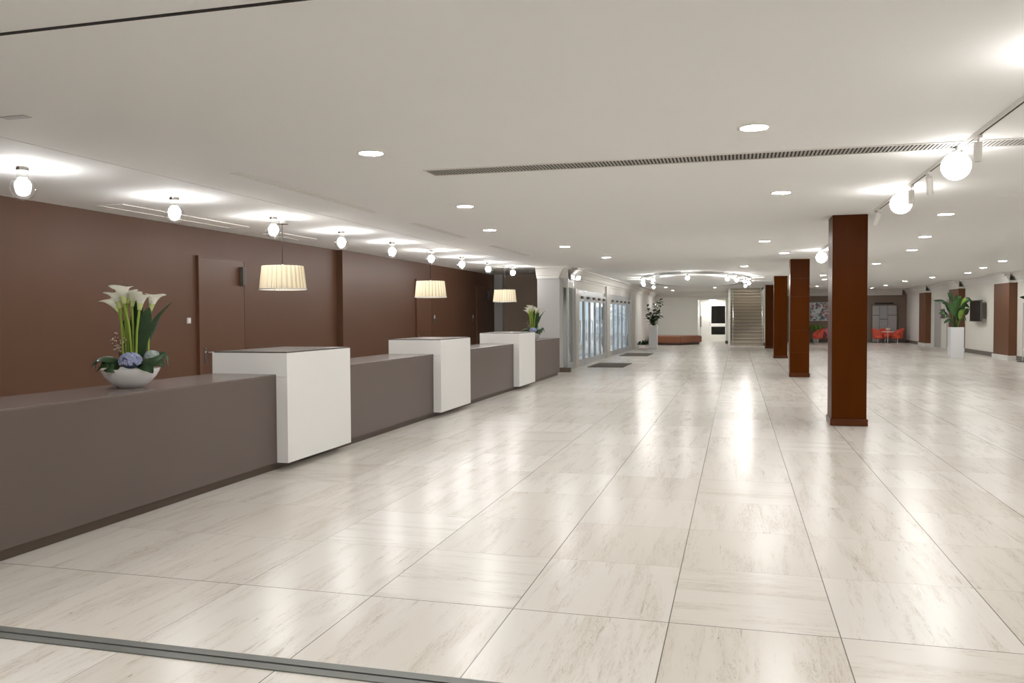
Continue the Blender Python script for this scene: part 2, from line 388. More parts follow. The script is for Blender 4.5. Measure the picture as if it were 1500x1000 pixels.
# ------------------------------------------------------------ reception counter and pods
t = thing('reception_counter', 'long low taupe reception counter running along the left of the lobby', 'counter', (0, 0, 0))
XC, ZC = -4.50, .975
cb = B(); cb.box(XC-.03, XC, 1.5, 21.5, .08, ZC-.02); cb.box(-5.22, XC-.03, 21.47, 21.5, .08, ZC-.02); cb.box(-5.22, -5.19, 1.5, 21.5, .08, ZC-.02)
cb.build('front_panel', 'counter', t)
B().box(-5.24, XC+.002, 1.5, 21.502, ZC-.02, ZC, .003).build('counter_top', 'countertop', t)
B().box(-5.15, XC-.045, 1.5, 21.45, 0, .08).build('plinth', 'plinth', t)
for i, (y0, y1, lab) in enumerate(((7.50, 8.92, 'nearest white check-in pod straddling the taupe reception counter'),
                                   (12.02, 13.48, 'middle white check-in pod of the three on the reception counter'),
                                   (16.78, 18.19, 'farthest white check-in pod beside the small flower bowl'))):
    t = thing('reception_pod', lab, 'reception desk', (-4.37, y0, 0), 0, 'white reception pods')
    d = y1-y0; b = B()
    pr = [(0, .08), (0, 1.19), (-.86, 1.19), (-.86, ZC+.001), (-.125, ZC+.001), (-.125, .08)]
    b.extrude_y(pr, 0, d); b.build('body', 'podwhite', t)
    B().box(-.845, -.012, .012, d-.012, 1.19, 1.203).build('top_panel', 'podtop', t)
    B().box(-.124, -.0, -.003, 0, .948, .952).build('seam', 'greywall', t)

# ------------------------------------------------------------ doors and switches of the reception wall
def brown_door(n, x, y0, y1, top, label, closer=True):
    t = thing('door_%d' % n, label, 'door', (x, y0, 0), 0, None, 'structure'); W = y1-y0
    f = B(); f.box(0, .045, 0, .07, 0, top); f.box(0, .022, W-.02, W, 0, top); f.box(0, .022, .07, W-.02, top-.02, top); f.build('frame', 'browndoor', t)
    B().box(0, .018, .085, W-.024, 0, top-.024).build('door_leaf', 'browndoor', t)
    h = B(); h.box(.02, .03, .14, .19, .85, 1.10); h.tube([(.03, .165, 1.02), (.075, .165, 1.02), (.078, .20, 1.02), (.078, .30, 1.02)], .011); h.build('handle', 'chrome', t, True)
    if closer: B().box(.02, .09, W-.16, W-.06, top-.42, top-.12, .01).build('door_closer', 'darkroom', t)
brown_door(1, XL, 11.0, 12.27, 2.5, 'brown flush door behind the nearest white pod')
brown_door(2, XL2, 19.6, 20.75, 2.5, 'brown flush door behind the middle hanging lamp')
brown_door(3, XL2, 24.65, 25.95, 2.5, 'brown flush door at the far end of the reception wall')
def switch(x, y, z, lab):
    t = thing('light_switch', lab, 'switch', (x, y, z))
    B().box(0, .012, -.045, .045, -.045, .045, .003).build('plate', 'greywall', t); B().box(.012, .018, -.03, .03, -.03, .03, .002).build('rocker', 'white', t)
switch(XL, 10.8, 1.51, 'small square grey switch left of the nearest brown door')
def reader(y, lab):
    t = thing('card_reader', lab, 'card reader', (XL2, y, 1.5))
    B().box(0, .02, -.06, .06, -.11, .11, .004).build('housing', 'darkroom', t); B().box(.02, .026, -.045, .045, .0, .09, .002).build('front_plate', 'greywall', t)
reader(20.93, 'small upright reader on the brown wall right of the middle door'); reader(24.3, 'small upright reader left of the farthest brown door')

# ------------------------------------------------------------ lights
def globe(y, x, i):
    t = thing('globe_light', ORD[i]+' clear glass globe light on the ceiling above the reception, counted from the camera', 'ceiling light', (x, y, H), 0, 'clear globe lights over the reception')
    B().lathe([(.055, -.03), (.06, -.005), (.06, 0)], 24).build('ceiling_plate', 'chrome', t, True)
    B().lathe([(.05, -.105), (.05, -.055), (.045, -.03)], 20).build('neck', 'chrome', t, True)
    k = 14; r = .108; B().lathe([(max(.001, r*math.sin(PI*q/k)), -.195-r*math.cos(PI*q/k)) for q in range(k+1) if -.195-r*math.cos(PI*q/k) < -.10], 28, capt=False).build('glass_globe', 'globe', t, True)
    B().ball((0, 0, -.172), .068, 14, 10).build('bulb', 'bulb', t, True)
for i, y in enumerate((6.17, 8.2, 10.2, 12.23, 14.27, 16.3, 18.3, 20.4, 22.3)): globe(y, -6.24+.06*i if i < 2 else (-6.12 if i < 8 else -5.98), i)
def pendant(x, y, lab):
    t = thing('pendant_lamp', lab, 'hanging lamp', (x, y, H), 0, 'pleated pendant lamps over the counter')
    cc = B(); cc.lathe([(.05, -.045), (.05, 0)], 24); cc.lathe([(.09, -.060), (.09, -.045)], 28); cc.build('ceiling_canopy', 'chrome', t, True)
    B().tube([(0, 0, -.058), (0, 0, -.64)], .006, 6).build('cord', 'dark', t)
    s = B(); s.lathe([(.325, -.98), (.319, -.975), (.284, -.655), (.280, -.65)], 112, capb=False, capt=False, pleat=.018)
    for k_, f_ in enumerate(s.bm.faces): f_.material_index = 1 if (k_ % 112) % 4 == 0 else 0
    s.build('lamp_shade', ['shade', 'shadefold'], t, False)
    rim = B(); rim.lathe([(.328, -.985), (.330, -.968), (.322, -.968), (.320, -.985), (.328, -.985)], 60, capb=False, capt=False); rim.build('shade_rim', 'podwhite', t, True)
    B().ball((0, 0, -.64), .018, 10, 8).build('finial', 'chrome', t, True)
    sp = B()
    for a in range(3): sp.tube([(0, 0, -.655), (.281*math.cos(a*2.094), .281*math.sin(a*2.094), -.655)], .004, 6)
    sp.build('spider_frame', 'chrome', t)
    B().ball((0, 0, -.82), .06, 12, 8).build('bulb', 'shadebulb', t, True)
pendant(-6.2, 10.56, 'nearest cream pleated pendant lamp hanging behind the nearest white pod')
pendant(-6.05, 16.06, 'middle cream pleated pendant lamp hanging in front of the brown door')
pendant(-6.16, 22.1, 'farthest cream pleated pendant lamp near the small flower bowl')

DL = [('left', -2.97, 6.5), ('left', -3.28, 9.95), ('far left', -3.81, 12.8), ('left', -3.3, 16.3), ('left', -2.97, 19.6),
      ('middle', .12, 6.42), ('middle', .48, 9.9), ('middle', .5, 16.3), ('middle', 1.02, 19.58), ('middle', .2, 24.5),
      ('right', 2.78, 12.7), ('right', 3.23, 16.28), ('right', 3.63, 19.56), ('right', 3.66, 24.5), ('right', 2.92, 31.06), ('right', 3.31, 34.7), ('right', 3.75, 42.9),
      ('far right', 6.7, 24.4), ('far right', 7.11, 27.8), ('far right', 7.5, 31.1), ('far right', 7.07, 34.3), ('far right', 6.74, 37.8), ('far right', 6.79, 42.7), ('far right', 6.82, 46.9),
      ('far left', -3.36, 41.3), ('far left', -3.42, 46.9), ('middle', -1.06, 42.8)]
ADDED_OUT = [(-3, 2.4), (-3, -1.5), (-6.3, 2.4), (-6.3, -1.5), (-3, -5), (.1, -5), (3.6, -5), (.12, 2.4), (.1, -1.5), (3.6, 6.4), (3.6, 2.4), (3.6, -1.5), (7, 2.4), (7, 6.4), (7, 9.9), (7, 16.3), (7, -1.5)]  # downlights added out of view to brighten the lobby
cnt = {}; proto = None
def downlight(x, y, lab):
    global proto
    if proto:
        return copy_tree(proto, None, (x, y, H), None, lab)
    t = thing('ceiling_downlight', lab, 'downlight', (x, y, H), 0, 'recessed ceiling downlights')
    B().lathe([(.098, -.004), (.115, -.008), (.125, -.003), (.125, 0), (.098, 0), (.098, -.004)], 32, capb=False, capt=False).build('trim_ring', 'white', t, True)
    B().lathe([(.097, -.0035), (.097, -.0005)], 20).build('diffuser', 'downlight', t)
    proto = t; return t
for line, x, y in sorted(DL, key=lambda q: q[2]):
    k = cnt[line] = cnt.get(line, -1)+1
    downlight(x, y, 'recessed round downlight, %s from the camera in the %s line of the ceiling' % (ORD[k], line))
for x, y in ADDED_OUT:
    downlight(x, y, 'added recessed round downlight brightening the lobby from beyond the edge of the view')

# ceiling track with opal globes and small spots (runs along the nave of columns)
def track(x, y0, y1, items, lab):
    t = thing('ceiling_track', lab, 'light track', (x, y0, H), 0, 'ceiling light tracks')
    tb = B(); tb.box(-.018, .018, 0, y1-y0, -.03, 0); tb.build('rail', 'white', t)
    B().box(-.006, .006, .02, y1-y0-.02, -.032, -.03).build('rail_slot', 'slot', t)
    return t
track(1.76, 4.4, 11.9, None, 'long white ceiling light track crossing the slot vent at the upper right')
track(1.72, 16.2, 19.4, None, 'short white ceiling light track between the first two columns')
def opal(y, lab):
    t = thing('opal_globe_light', lab, 'globe lamp', (1.74, y, H-.032), 0, 'white opal globe lights on the tracks')
    B().lathe([(.05, -.022), (.05, 0)], 20).build('holder', 'steel', t, True)
    k = 14; r = .113
    B().lathe([(max(.001, r*math.sin(PI*q/k)), -.128-r*math.cos(PI*q/k)) for q in range(k+1)], 28).build('opal_globe', 'opal', t, True)
opal(7.62, 'large glowing opal globe light nearest the camera on the long track')
opal(10.0, 'glowing opal globe light at the far end of the long track')
opal(18.9, 'small distant glowing opal globe light beside the second column')
opal(4.9, 'added opal globe light on the track beyond the right edge of the view, brightening the lobby')  # globe added out of view for extra light
def spot(y, dx, dy, lab):
    t = thing('track_spot', lab, 'spotlight', (1.76, y, H-.032), 0, 'white track spotlights')
    B().box(-.018, .018, -.05, .05, -.02, 0).build('adapter', 'white', t); B().tube([(0, 0, -.02), (0, 0, -.05)], .007, 8).build('swivel', 'white', t)
    B().tube([(0, 0, -.045), (dx, dy, -.19)], .03, 18).build('lamp_body', 'white', t, True)
    d = Vector((dx, dy, -.145)).normalized(); p = Vector((dx, dy, -.19)); B().tube([p, p+d*.003], .022, 16).build('lens', 'greywall', t)
spot(7.05, 0, .01, 'white cylinder track spotlight nearest the camera, hanging straight down')
spot(8.72, .03, .09, 'white track spotlight between the two opal globes, tilted away')
spot(9.55, 0, .01, 'white cylinder track spotlight just in front of the second opal globe')
spot(11.6, -.035, .06, 'white track spotlight at the far end of the long track above the column')

# slot vent across the ceiling
t = thing('ceiling_vent', 'long dark slotted air grille running across the ceiling', 'air vent', (-2.84, 7.38, H))
fr = B(); fr.box(-.01, 11.8, 0, .02, -.008, 0); fr.box(-.01, 11.8, .30, .32, -.008, 0); fr.box(-.01, .012, .02, .30, -.008, 0); fr.box(11.78, 11.8, .02, .30, -.008, 0); fr.build('frame', 'white', t)
B().box(.012, 11.78, .02, .30, -.0015, 0).build('backing', 'slot', t)
sl = B()
for i in range(366): sl.box(.03+i*.032, .046+i*.032, .02, .30, -.006, -.0015)
sl.build('slats', 'grille', t)
# ceiling diffusers above the counter, access panels over the reception
for y0, y1, lab in ((7.0, 10.2, 'nearest'), (11.5, 13.9, 'middle'), (15.6, 18.4, 'farthest')):
    t = thing('linear_diffuser', lab+' thin white double-line air diffuser in the ceiling beside the shadow gap', 'air diffuser', (-4.6, y0, H), 0, 'linear ceiling diffusers')
    a = B(); a.box(-.06, -.045, 0, y1-y0, -.006, 0); a.box(.045, .06, 0, y1-y0, -.006, 0); a.build('edge_strips', 'ceil', t)
    B().box(-.045, .045, 0, y1-y0, -.002, 0).build('inset', 'white', t)
for y0, y1, lab in ((8.5, 11.2, 'white framed ceiling access panel by the second glass globe'), (12.1, 13.3, 'white framed ceiling access panel by the fourth glass globe')):
    t = thing('ceiling_panel', lab, 'ceiling panel', (-7.5, y0, H)); W = y1-y0
    a = B(); a.box(0, .02, 0, W, -.01, 0); a.box(.35, .37, 0, W, -.01, 0); a.box(.02, .35, 0, .015, -.01, 0); a.box(.02, .35, W-.015, W, -.01, 0); a.box(.02, .35, W*.5, W*.5+.012, -.01, 0); a.build('frame', 'white', t)
    B().box(.02, .35, .015, W-.015, -.003, 0).build('panel', 'ceil', t)
tag(B().box(-.10, .10, -.035, .035, -.006, 0, .002).build('ceiling_plate', 'greywall', None, False, (-4.75, 4.65, H)), 'small flat grey plate on the ceiling at the upper left', 'ceiling plate')

# oval ceiling light ring
cx, cy, ax, ay = -1.5, 32.9, 1.95, 6.1
t = thing('ring_chandelier', 'large round ceiling light ring with bright lamps before the stairs', 'ceiling light', (cx, cy, H))
rg = B(); n = 64
def ell(sx, sy, z): return [(sx*math.cos(2*PI*i/n), sy*math.sin(2*PI*i/n), z) for i in range(n)]
def loops(b, ls):
    vv = [[b.bm.verts.new(p) for p in l] for l in ls]
    for k in range(len(vv)-1):
        for i in range(n): b.face([vv[k][i], vv[k][(i+1) % n], vv[k+1][(i+1) % n], vv[k+1][i]])
    return vv
loops(rg, [ell(ax+.07, ay+.07, 0), ell(ax+.07, ay+.07, -.07), ell(ax-.07, ay-.07, -.07), ell(ax-.07, ay-.07, 0)]); rg.build('ring', 'steel', t)
ds = B(); v = loops(ds, [ell(ax-.35, ay-.7, 0), ell(ax-.35, ay-.7, -.09), ell(ax-.42, ay-.8, -.10)]); ds.face(v[-1]); ds.build('disc', 'discwhite', t)
for a in (205, 232, 270, 308, 335, 352, 188, 320, 20, 160):
    q = math.radians(a); p = (ax*math.cos(q), ay*math.sin(q), -.17)
    l = B().lathe([(.03, .0), (.03, .10)], 12, (p[0], p[1], p[2])).build('lamp_holder', 'chrome', t, True)
    B().ball((p[0], p[1], p[2]-.03), .06, 10, 8).build('lamp', 'ringlamp', l, True)

# ------------------------------------------------------------ columns
for i, (y, lab) in enumerate(((12.36, 'nearest and tallest-looking brown wood-clad column right of centre'), (21.8, 'second brown wood-clad column from the camera'),
                              (31.08, 'third brown wood-clad column from the camera'), (40.2, 'farthest brown wood-clad column beside the stairs'))):
    t = thing('column', lab, 'column', (1.28, y, 0), 0, 'brown wood-clad columns')
    s = B(); zs = [.1, .62, 1.16, 2.0, 2.45, H] if i == 1 else [.1, H]
    for z0, z1 in zip(zs[:-1], zs[1:]): s.box(0, .455, 0, .53, z0+(.002 if z0 > .1 else 0), z1-(.002 if z1 < H else 0))
    s.build('shaft', 'wood', t); s2 = B(); s2.box(.006, .449, .006, .524, .1, H) if i == 1 else s2.box(.01, .44, .01, .52, .11, H-.01); s2.build('core', 'plinth', t); B().box(-.018, .473, -.018, .548, .004, .1, .004).build('skirting', 'wood2', t)
    if i == 0: B().ball((.458, .08, 2.0), .012, 10, 8).build('knob', 'greywall', t, True)

# ------------------------------------------------------------ entrance glass wall
YS = 23.25
struct(B().box(XE-.12, XE, YS, 39.3, 2.36, H).build('wall_fascia', 'white'))
cornice(XE+.001, 0, 23.6, 49.6, '+x', 'trim_11')
for i, (y0, y1, z1, lab) in enumerate(((24.2, 24.85, 2.36, 'first'), (30.3, 31.3, H-.3, 'second'), (37.5, 39.3, H-.3, 'third'))):
    t = thing('entrance_pillar', lab+' beige clad pillar of the glass entrance from the camera', 'pillar', (XE, y0, 0), 0, 'pillars between the entrance doors')
    W = y1-y0; B().box(-.12, .05, 0, W, 0, z1, .004).build('cladding', 'stone', t); B().box(-.10, .075, .02, .10, 0, z1, .004).build('corner_strip', 'steel', t)
struct(B().box(XE-.08, XE+.03, 24.85, 30.3, 2.10, 2.24).build('trim_12', 'alu'), 'silver header rail over the near entrance doors')
struct(B().box(XE-.08, XE+.03, 31.3, 37.5, 2.10, 2.24).build('trim_13', 'alu'), 'silver header rail over the far entrance doors')
struct(B().box(XE-.05, XE-.02, 24.85, 37.5, 2.24, 2.36).build('trim_14', 'alu'), 'silver panel band above the entrance doors')
dn = 10
def glass_door(x, y0, W, top, n, lab, pane='glass', handle=True, closer=True):
    t = thing('door_%d' % n, lab, 'door', (x, y0, 0), 0, None, 'structure')
    f = B(); f.box(-.03, .02, 0, .085, 0, top); f.box(-.03, .02, W-.085, W, 0, top); f.box(-.03, .02, .085, W-.085, 0, .20); f.box(-.03, .02, .085, W-.085, top-.1, top); f.build('frame', 'alu', t)
    B().box(-.012, -.004, .085, W-.085, .20, top-.1).build('pane', pane, t)
    if handle: B().tube([(.02, .14, .8), (.06, .14, .8), (.06, .14, 1.4), (.02, .14, 1.4)], .012).build('handle', 'steel', t, True)
    if closer: B().box(.02, .08, W*.5-.1, W*.5+.16, top-.02, top+.055, .006).build('door_closer', 'darkroom', t)
nth = 0
for a, b_, k in ((24.85, 30.3, 5), (31.3, 37.5, 5)):
    for i in range(k):
        W = (b_-a)/k; glass_door(XE, a+i*W+.01, W-.02, 2.1, dn, '%s silver framed glass entrance door from the camera' % ORD[nth]); dn += 1; nth += 1
glass_door(XE, 23.30, .88, 2.62, dn, 'narrow silver framed tinted glass door beside the grey wall', 'glass', False, False); dn += 1
struct(B().box(XE-.12, XE, YS, 24.2, 2.62, H).build('wall_fascia_2', 'white'))
# entrance vestibule and outer doors
struct(B().box(-5.2, -5.1, 24.9, 27.0, 0, H).build('wall_vestibule', 'white'))
struct(B().box(-5.3, -5.1, 23.25, 24.9, 0, 2.6).build('wall_side_room', 'darkroom'))
struct(B().box(-7.4, XE-.12, 27.0, 40.5, 2.5, 2.6).build('ceiling_vestibule', 'white'))
struct(B().box(-14, -4.66, 27.0, 75, -.1, -.002).build('pavement', 'pave'), 'pale pavement outside the entrance')
for i in range(8):
    glass_door(-7.1, 27+i*1.62, 1.6, 2.45, dn, 'outer silver glass door of the entrance vestibule, %s from the camera' % ORD[i], 'glass', True, False); dn += 1
# spotlight bracket above the side door
t = thing('wall_spotlight', 'chrome spotlight on a bracket above the tinted glass door', 'spotlight', (-4.6, 23.9, 2.62))
B().box(-.02, .05, -.5, .0, -.02, .14, .01).build('housing', 'steel', t); B().tube([(.03, -.6, -.04), (.2, .5, -.04)], .02, 8).build('bar', 'steel', t)
B().tube([(.05, .1, -.02), (.12, .2, .25)], .035, 12).build('arm', 'steel', t, True); B().ball((.16, .12, .04), .045, 10, 8).build('lamp', 'opal', t, True)
# mats
for y0, y1, lab in ((24.85, 27.1, 'nearer brown entrance mat on the floor before the glass doors'), (31.9, 34.3, 'farther brown entrance mat on the floor before the glass doors')):
    tag(B().box(0, 1.08, 0, y1-y0, .001, .012, .003).build('door_mat', 'mat', None, False, (-4.35, y0, 0)), lab, 'mat', 'entrance mats')

# ------------------------------------------------------------ far end: exit, stairs, bench, lounge
t = thing('door_30', 'white exit door with two dark glass panes at the far end', 'door', (-1.62, 51.6, 0), 0, None, 'structure')
f = B(); f.box(0, .14, 0, .06, 0, 2.3); f.box(.95, 1.05, 0, .06, 0, 2.3); f.box(.14, .95, 0, .06, 0, .38); f.box(.14, .95, 0, .06, .86, 1.05); f.box(.14, .95, 0, .06, 2.1, 2.3); f.build('frame', 'white', t)
B().box(.14, .95, .02, .03, .38, .86).build('lower_pane', 'smoke', t); B().box(.14, .95, .02, .03, 1.05, 2.1).build('upper_pane', 'smoke', t)
B().tube([(.06, -.05, .9), (.06, -.05, 1.15)], .02, 8).build('handle', 'steel', t)
v = B(); v.box(-2.4, -2.2, 50.1, 53, 0, 2.5); v.box(-.57, -.44, 50.1, 53, 0, 2.5); v.box(-2.2, -1.62, 51.6, 51.7, 0, 2.5); v.box(-1.62, -.57, 51.6, 51.66, 2.3, 2.5); v.box(-2.4, -.44, 50.1, 53, 2.5, 2.6)
struct(v.build('wall_exit_lobby', 'white')); struct(B().box(-2.4, -.44, 53, 53.1, 0, 2.5).build('wall_exit_back', 'darkroom'))
t = thing('door_31', 'open white glass door leaf at the left of the exit', 'door', (-2.1, 50.15, 0), 0, None, 'structure')
f = B(); f.box(0, .05, 0, .1, 0, 2.3); f.box(0, .05, 1.1, 1.2, 0, 2.3); f.box(0, .05, .1, 1.1, 0, .25); f.box(0, .05, .1, 1.1, 2.15, 2.3); f.build('frame', 'white', t); B().box(.02, .03, .1, 1.1, .25, 2.15).build('pane', 'glass', t)
B().box(.05, .09, .05, .12, .85, 1.5).build('handle', 'dark', t)
o = thing('exit_lamp', 'bright ceiling lamp inside the exit lobby', 'ceiling light', (-1.4, 50.9, 2.5)); B().lathe([(.25, -.03), (.25, 0)], 24).build('housing', 'white', o); B().lathe([(.23, -.034), (.23, -.03)], 20).build('diffuser', 'exitlamp', o)
B_ = B(); tr_ = .17; run = .30
t = thing('staircase', 'pale stone staircase rising beside the far wall', 'staircase', (-.32, 44.0, 0))
for i in range(18):
    sp = B(); sp.box(.0, 1.68, i*run, (i+1)*run+.06, i*tr_, (i+1)*tr_-.045); sp.box(0, 1.68, i*run-.06, (i+1)*run, (i+1)*tr_-.045, (i+1)*tr_); so = sp.build('step', 'stair', t); B().box(.0, 1.68, i*run-.064, i*run-.055, (i+1)*tr_-.046, (i+1)*tr_-.022).build('nosing_shade', 'base', so)  # dark strip on each step paints in the shade under its front edge
for x, lab in ((.13, 0), (1.6, 1)):
    hb = B(); hb.tube([(x, -.05, 0), (x, -.05, .95), (x, 18*run, 18*tr_+.95)], .022, 10)
    for q in (5, 10, 15): hb.tube([(x, q*run, q*tr_), (x, q*run, q*tr_+1.0)], .014, 8)
    hb.build('handrail', 'chrome', t, True)
t = thing('lobby_bench', 'low wide tan leather bench at the far end by the white planter', 'bench', (-2.8, 43.95, 0))
pts = [(-1.7, .25), (0, 0), (1.0, 1.75), (.75, 3.0), (-1.7, 3.0)]
def inset(k): return [(-.72+(x+.72)*k, 1.6+(y-1.6)*k) for x, y in pts]
B().prism(inset(.92), 0, .10).build('plinth', 'plinth', t)
s = B(); s.prism(pts, .10, .46); bmesh.ops.bevel(s.bm, geom=s.bm.edges[:], offset=.04, segments=3, affect='EDGES'); s.build('seat', 'leather', t, True)
def planter_box(t, w_, h_): 
    b = B(); a = w_/2
    b.box(-a, a, -a, a, 0, h_-.05, .006); b.box(-a, a, -a, -a+.03, h_-.05, h_); b.box(-a, a, a-.03, a, h_-.05, h_); b.box(-a, -a+.03, -a+.03, a-.03, h_-.05, h_); b.box(a-.03, a, -a+.03, a-.03, h_-.05, h_)
    b.build('planter', 'planter', t); B().box(-a+.03, a-.03, -a+.03, a-.03, h_-.05, h_-.03).build('soil', 'soil', t)
t = thing('potted_ficus', 'bushy dark green plant in a tall white planter by the bench', 'potted plant', (-3.82, 39.9, 0), 0)
planter_box(t, .39, 1.07)
stm = B(); fo = B(); rr = random.Random(3)
for (dx, dy, hh) in ((-.30, .05, .95), (-.1, -.1, .72), (.12, .1, 1.0), (.34, 0, 1.25), (-.38, -.05, .5), (.3, .12, .55), (.0, .02, .8), (.48, .05, 1.15), (-.2, .1, .6), (.2, -.1, .7)):
    ps = [(0, 0, 1.03), (dx*.35, dy*.5, 1.07+hh*.45), (dx, dy, 1.07+hh)]; stm.tube(ps, [.012, .009, .005], 6)
    for k in range(14):
        q = .16+.86*k/14; q = min(q, 1); p = Vector(ps[1]).lerp(Vector(ps[2]), (q-.5)*2) if q > .5 else Vector(ps[0]).lerp(Vector(ps[1]), q*2)
        a = rr.uniform(0, 2*PI); e = rr.uniform(-.35, .7); l = rr.uniform(.18, .32); d = Vector((math.cos(a)*math.cos(e), math.sin(a)*math.cos(e), math.sin(e)))
        fo.blade([p, p+d*l*.5+Vector((0, 0, .015)), p+d*l-Vector((0, 0, .03))], l*.24, d.cross(Vector((0, 0, 1))), 5, .2)
stm.build('stems', 'twig', t); fo.build('foliage', 'leaf2', t)
t = thing('floor_plant', 'low dark leafy plant lying on a wire stand by the entrance pillar', 'plant', (-4.32, 40.4, 0), YAW)
fo = B()
for k in range(46):
    x = rr.uniform(-.3, .32); p = Vector((x, rr.uniform(-.1, .1), .14+.3*max(0, x))); a = rr.uniform(0, 6.28); d = Vector((math.cos(a), math.sin(a)*.6, rr.uniform(.1, 1.3))).normalized()
    fo.blade([p, p+d*.12, p+d*.25], .045, d.cross(Vector((0, 0, 1))), 4, .2)
fo.build('foliage', 'leaf', t); lg = B()
for x in (-.28, .28): lg.tube([(x, -.1, 0), (x, 0, .14), (x, .1, 0)], .008, 6)
lg.tube([(-.28, 0, .13), (.28, 0, .13)], .008, 6); lg.build('wire_stand', 'steel', t)

o = thing('added_stair_lamp', 'added ceiling lamp brightening the staircase above the upper flight', 'ceiling light', (.5, 47.0, 4.6)); B().lathe([(.2, -.03), (.2, 0)], 24).build('housing', 'white', o); B().lathe([(.18, -.034), (.18, -.03)], 20).build('diffuser', 'exitlamp', o)  # lamp added to brighten the dark stairwell
# right wall pilasters, doorway, screen
for i, (y0, y1) in enumerate(((31.05, 32.75), (37.6, 39.2), (43.75, 45.2))):
    t = thing('pilaster', (('nearest', 'middle', 'farthest')[i])+' brown panelled pilaster on the cream right wall', 'pilaster', (XR, y0, 0), 0, 'brown pilasters along the right wall')
    W = y1-y0; B().box(-.25, -.001, 0, W, .15, 2.58, .004).build('panel', 'woodp', t); B().box(-.29, -.001, -.04, W+.04, 0, .15, .006).build('base_block', 'white', t)
    cp = B(); cp.box(-.27, -.001, -.02, W+.02, 2.58, 2.66)
    for k, (dd, z0, z1) in enumerate(((.30, 2.66, 2.72), (.34, 2.72, 2.80), (.42, 2.80, 2.87), (.5, 2.87, H-.003))): cp.box(-dd, -.242, -.02-k*.02, W+.02+k*.02, z0, z1)
    cp.build('capital', 'cornice', t)
t = thing('door_32', 'grey recessed door between pilasters on the right wall', 'door', (XR+.1, 41.7, 0), 0, None, 'structure')
B().box(0, .05, 0, 1.9, 0, 2.22).build('door_leaf', 'greydoor', t); f = B(); f.box(-.02, 0, .0, .08, 0, 2.22); f.box(-.02, 0, 1.82, 1.9, 0, 2.22); f.build('frame', 'white', t)
t = thing('wall_box', 'small dark grey box on the right wall beside the grey door', 'wall box', (XR, 41.0, 1.35)); B().box(-.16, -.001, 0, .3, 0, .42, .01).build('housing', 'tvframe', t); B().box(-.165, -.16, .04, .26, .05, .35).build('front_panel', 'greydoor', t)
struct(B().box(XR-.05, XR-.001, 39.4, 40.5, 0, 2.2).build('trim_15', 'greywall'), 'grey wall panel beside the middle pilaster')
t = thing('wall_television', 'black flat screen on the right wall behind the tall planter', 'television', (8.76, 34.5, 1.25))
B().box(.0, .06, 0, 1.5, 0, .82, .008).build('case', 'tvframe', t); B().box(-.004, 0, .03, 1.47, .03, .79).build('screen', 'screen', t); B().box(.06, .219, .1, 1.3, .12, .7).build('wall_mount', 'tvframe', t)
# tall planter with broad-leaved plant
def palm(loc, lab, specs):
    t = thing('potted_palm', lab, 'potted plant', loc, 0, 'broad-leaved plants in white planters')
    planter_box(t, .42, 1.09)
    for (sx, sy, hx, hy, hz, ex, ey, ez, wd, mt) in specs:
        lf = B(); p0 = Vector((sx, sy, 1.05)); p1 = Vector((hx, hy, hz)); p2 = Vector((ex, ey, ez)); mid = (p0+p1)/2+Vector((0, 0, .04))
        lf.tube([p0, mid, p1], [.012, .010, .007], 6)
        ap = p1.lerp(p2, .5)+Vector((0, 0, .10))
        lf.blade([p1, ap, p2], wd, (-.1, .55, .8) if abs(ex-hx) > abs(ez-hz) else (1, .25, .1), 10, .18, lambda f: max(.03, math.sin(PI*min(1, f**.75))**.9))
        lf.build('leaf', mt, t, True)
    return t
SP = [(-.05, 0, -.12, 0, 1.75, -.72, .0, 2.02, .085, 'leaf'), (-.02, .05, -.1, .05, 1.95, -.28, .05, 2.28, .07, 'leaf'), (.05, 0, .2, -.05, 1.6, .28, -.05, 2.12, .085, 'leaf3'),
      (.0, -.05, -.05, -.1, 1.45, -.30, -.15, 1.85, .10, 'leaf2'), (.08, .05, .15, .1, 1.75, .45, .1, 1.75, .10, 'leaf'), (-.08, 0, -.25, 0, 1.5, -.55, .0, 1.55, .075, 'leaf2'),
      (.0, .08, .05, .1, 1.8, .2, .15, 2.15, .09, 'leaf2'), (.1, 0, .3, 0, 1.5, .42, 0, 1.68, .08, 'leaf'), (-.05, -.08, -.18, -.1, 1.35, -.36, -.1, 1.40, .07, 'leaf2'),
      (.02, -.08, .08, -.15, 1.35, .18, -.2, 1.70, .085, 'leaf3'), (.0, 0, .0, .0, 1.6, -.02, 0, 2.05, .10, 'leaf2'), (.06, .02, .25, .05, 1.9, .55, .05, 1.95, .07, 'leaf'), (-.03, .0, -.08, 0, 1.5, -.16, 0, 1.98, .09, 'leaf2'), (.1, 0, .22, 0, 1.3, .33, 0, 1.25, .07, 'leaf2'),
      (-.02, .05, -.03, .08, 1.7, .05, .1, 2.22, .075, 'leaf'), (.03, -.05, .12, -.08, 1.55, .34, -.1, 1.98, .07, 'leaf'), (-.06, -.03, -.2, -.05, 1.6, -.42, -.08, 1.98, .07, 'leaf'),
      (.05, .06, .2, .1, 1.85, .48, .12, 2.08, .065, 'leaf'), (-.04, -.06, -.12, -.12, 1.25, -.42, -.14, 1.22, .065, 'leaf'), (.0, -.06, .03, -.12, 1.3, .1, -.16, 1.78, .075, 'leaf')]
palm((7.36, 32.0, 0), 'broad-leaved green plant in a tall white planter before the right wall', SP)
palm((8.38, 27.0, 0), 'arching leaf plant at the right edge of the picture', [(q[0], q[1], q[2]*.75, q[3], q[4], q[5]*.72, q[6], q[7], q[8], q[9]) for i, q in enumerate(SP) if i not in (1, 3, 8)])
t = thing('floor_stand', 'slim chrome pole stand on a dark foot at the right edge', 'stand', (8.86-.02, 29.98, 0))
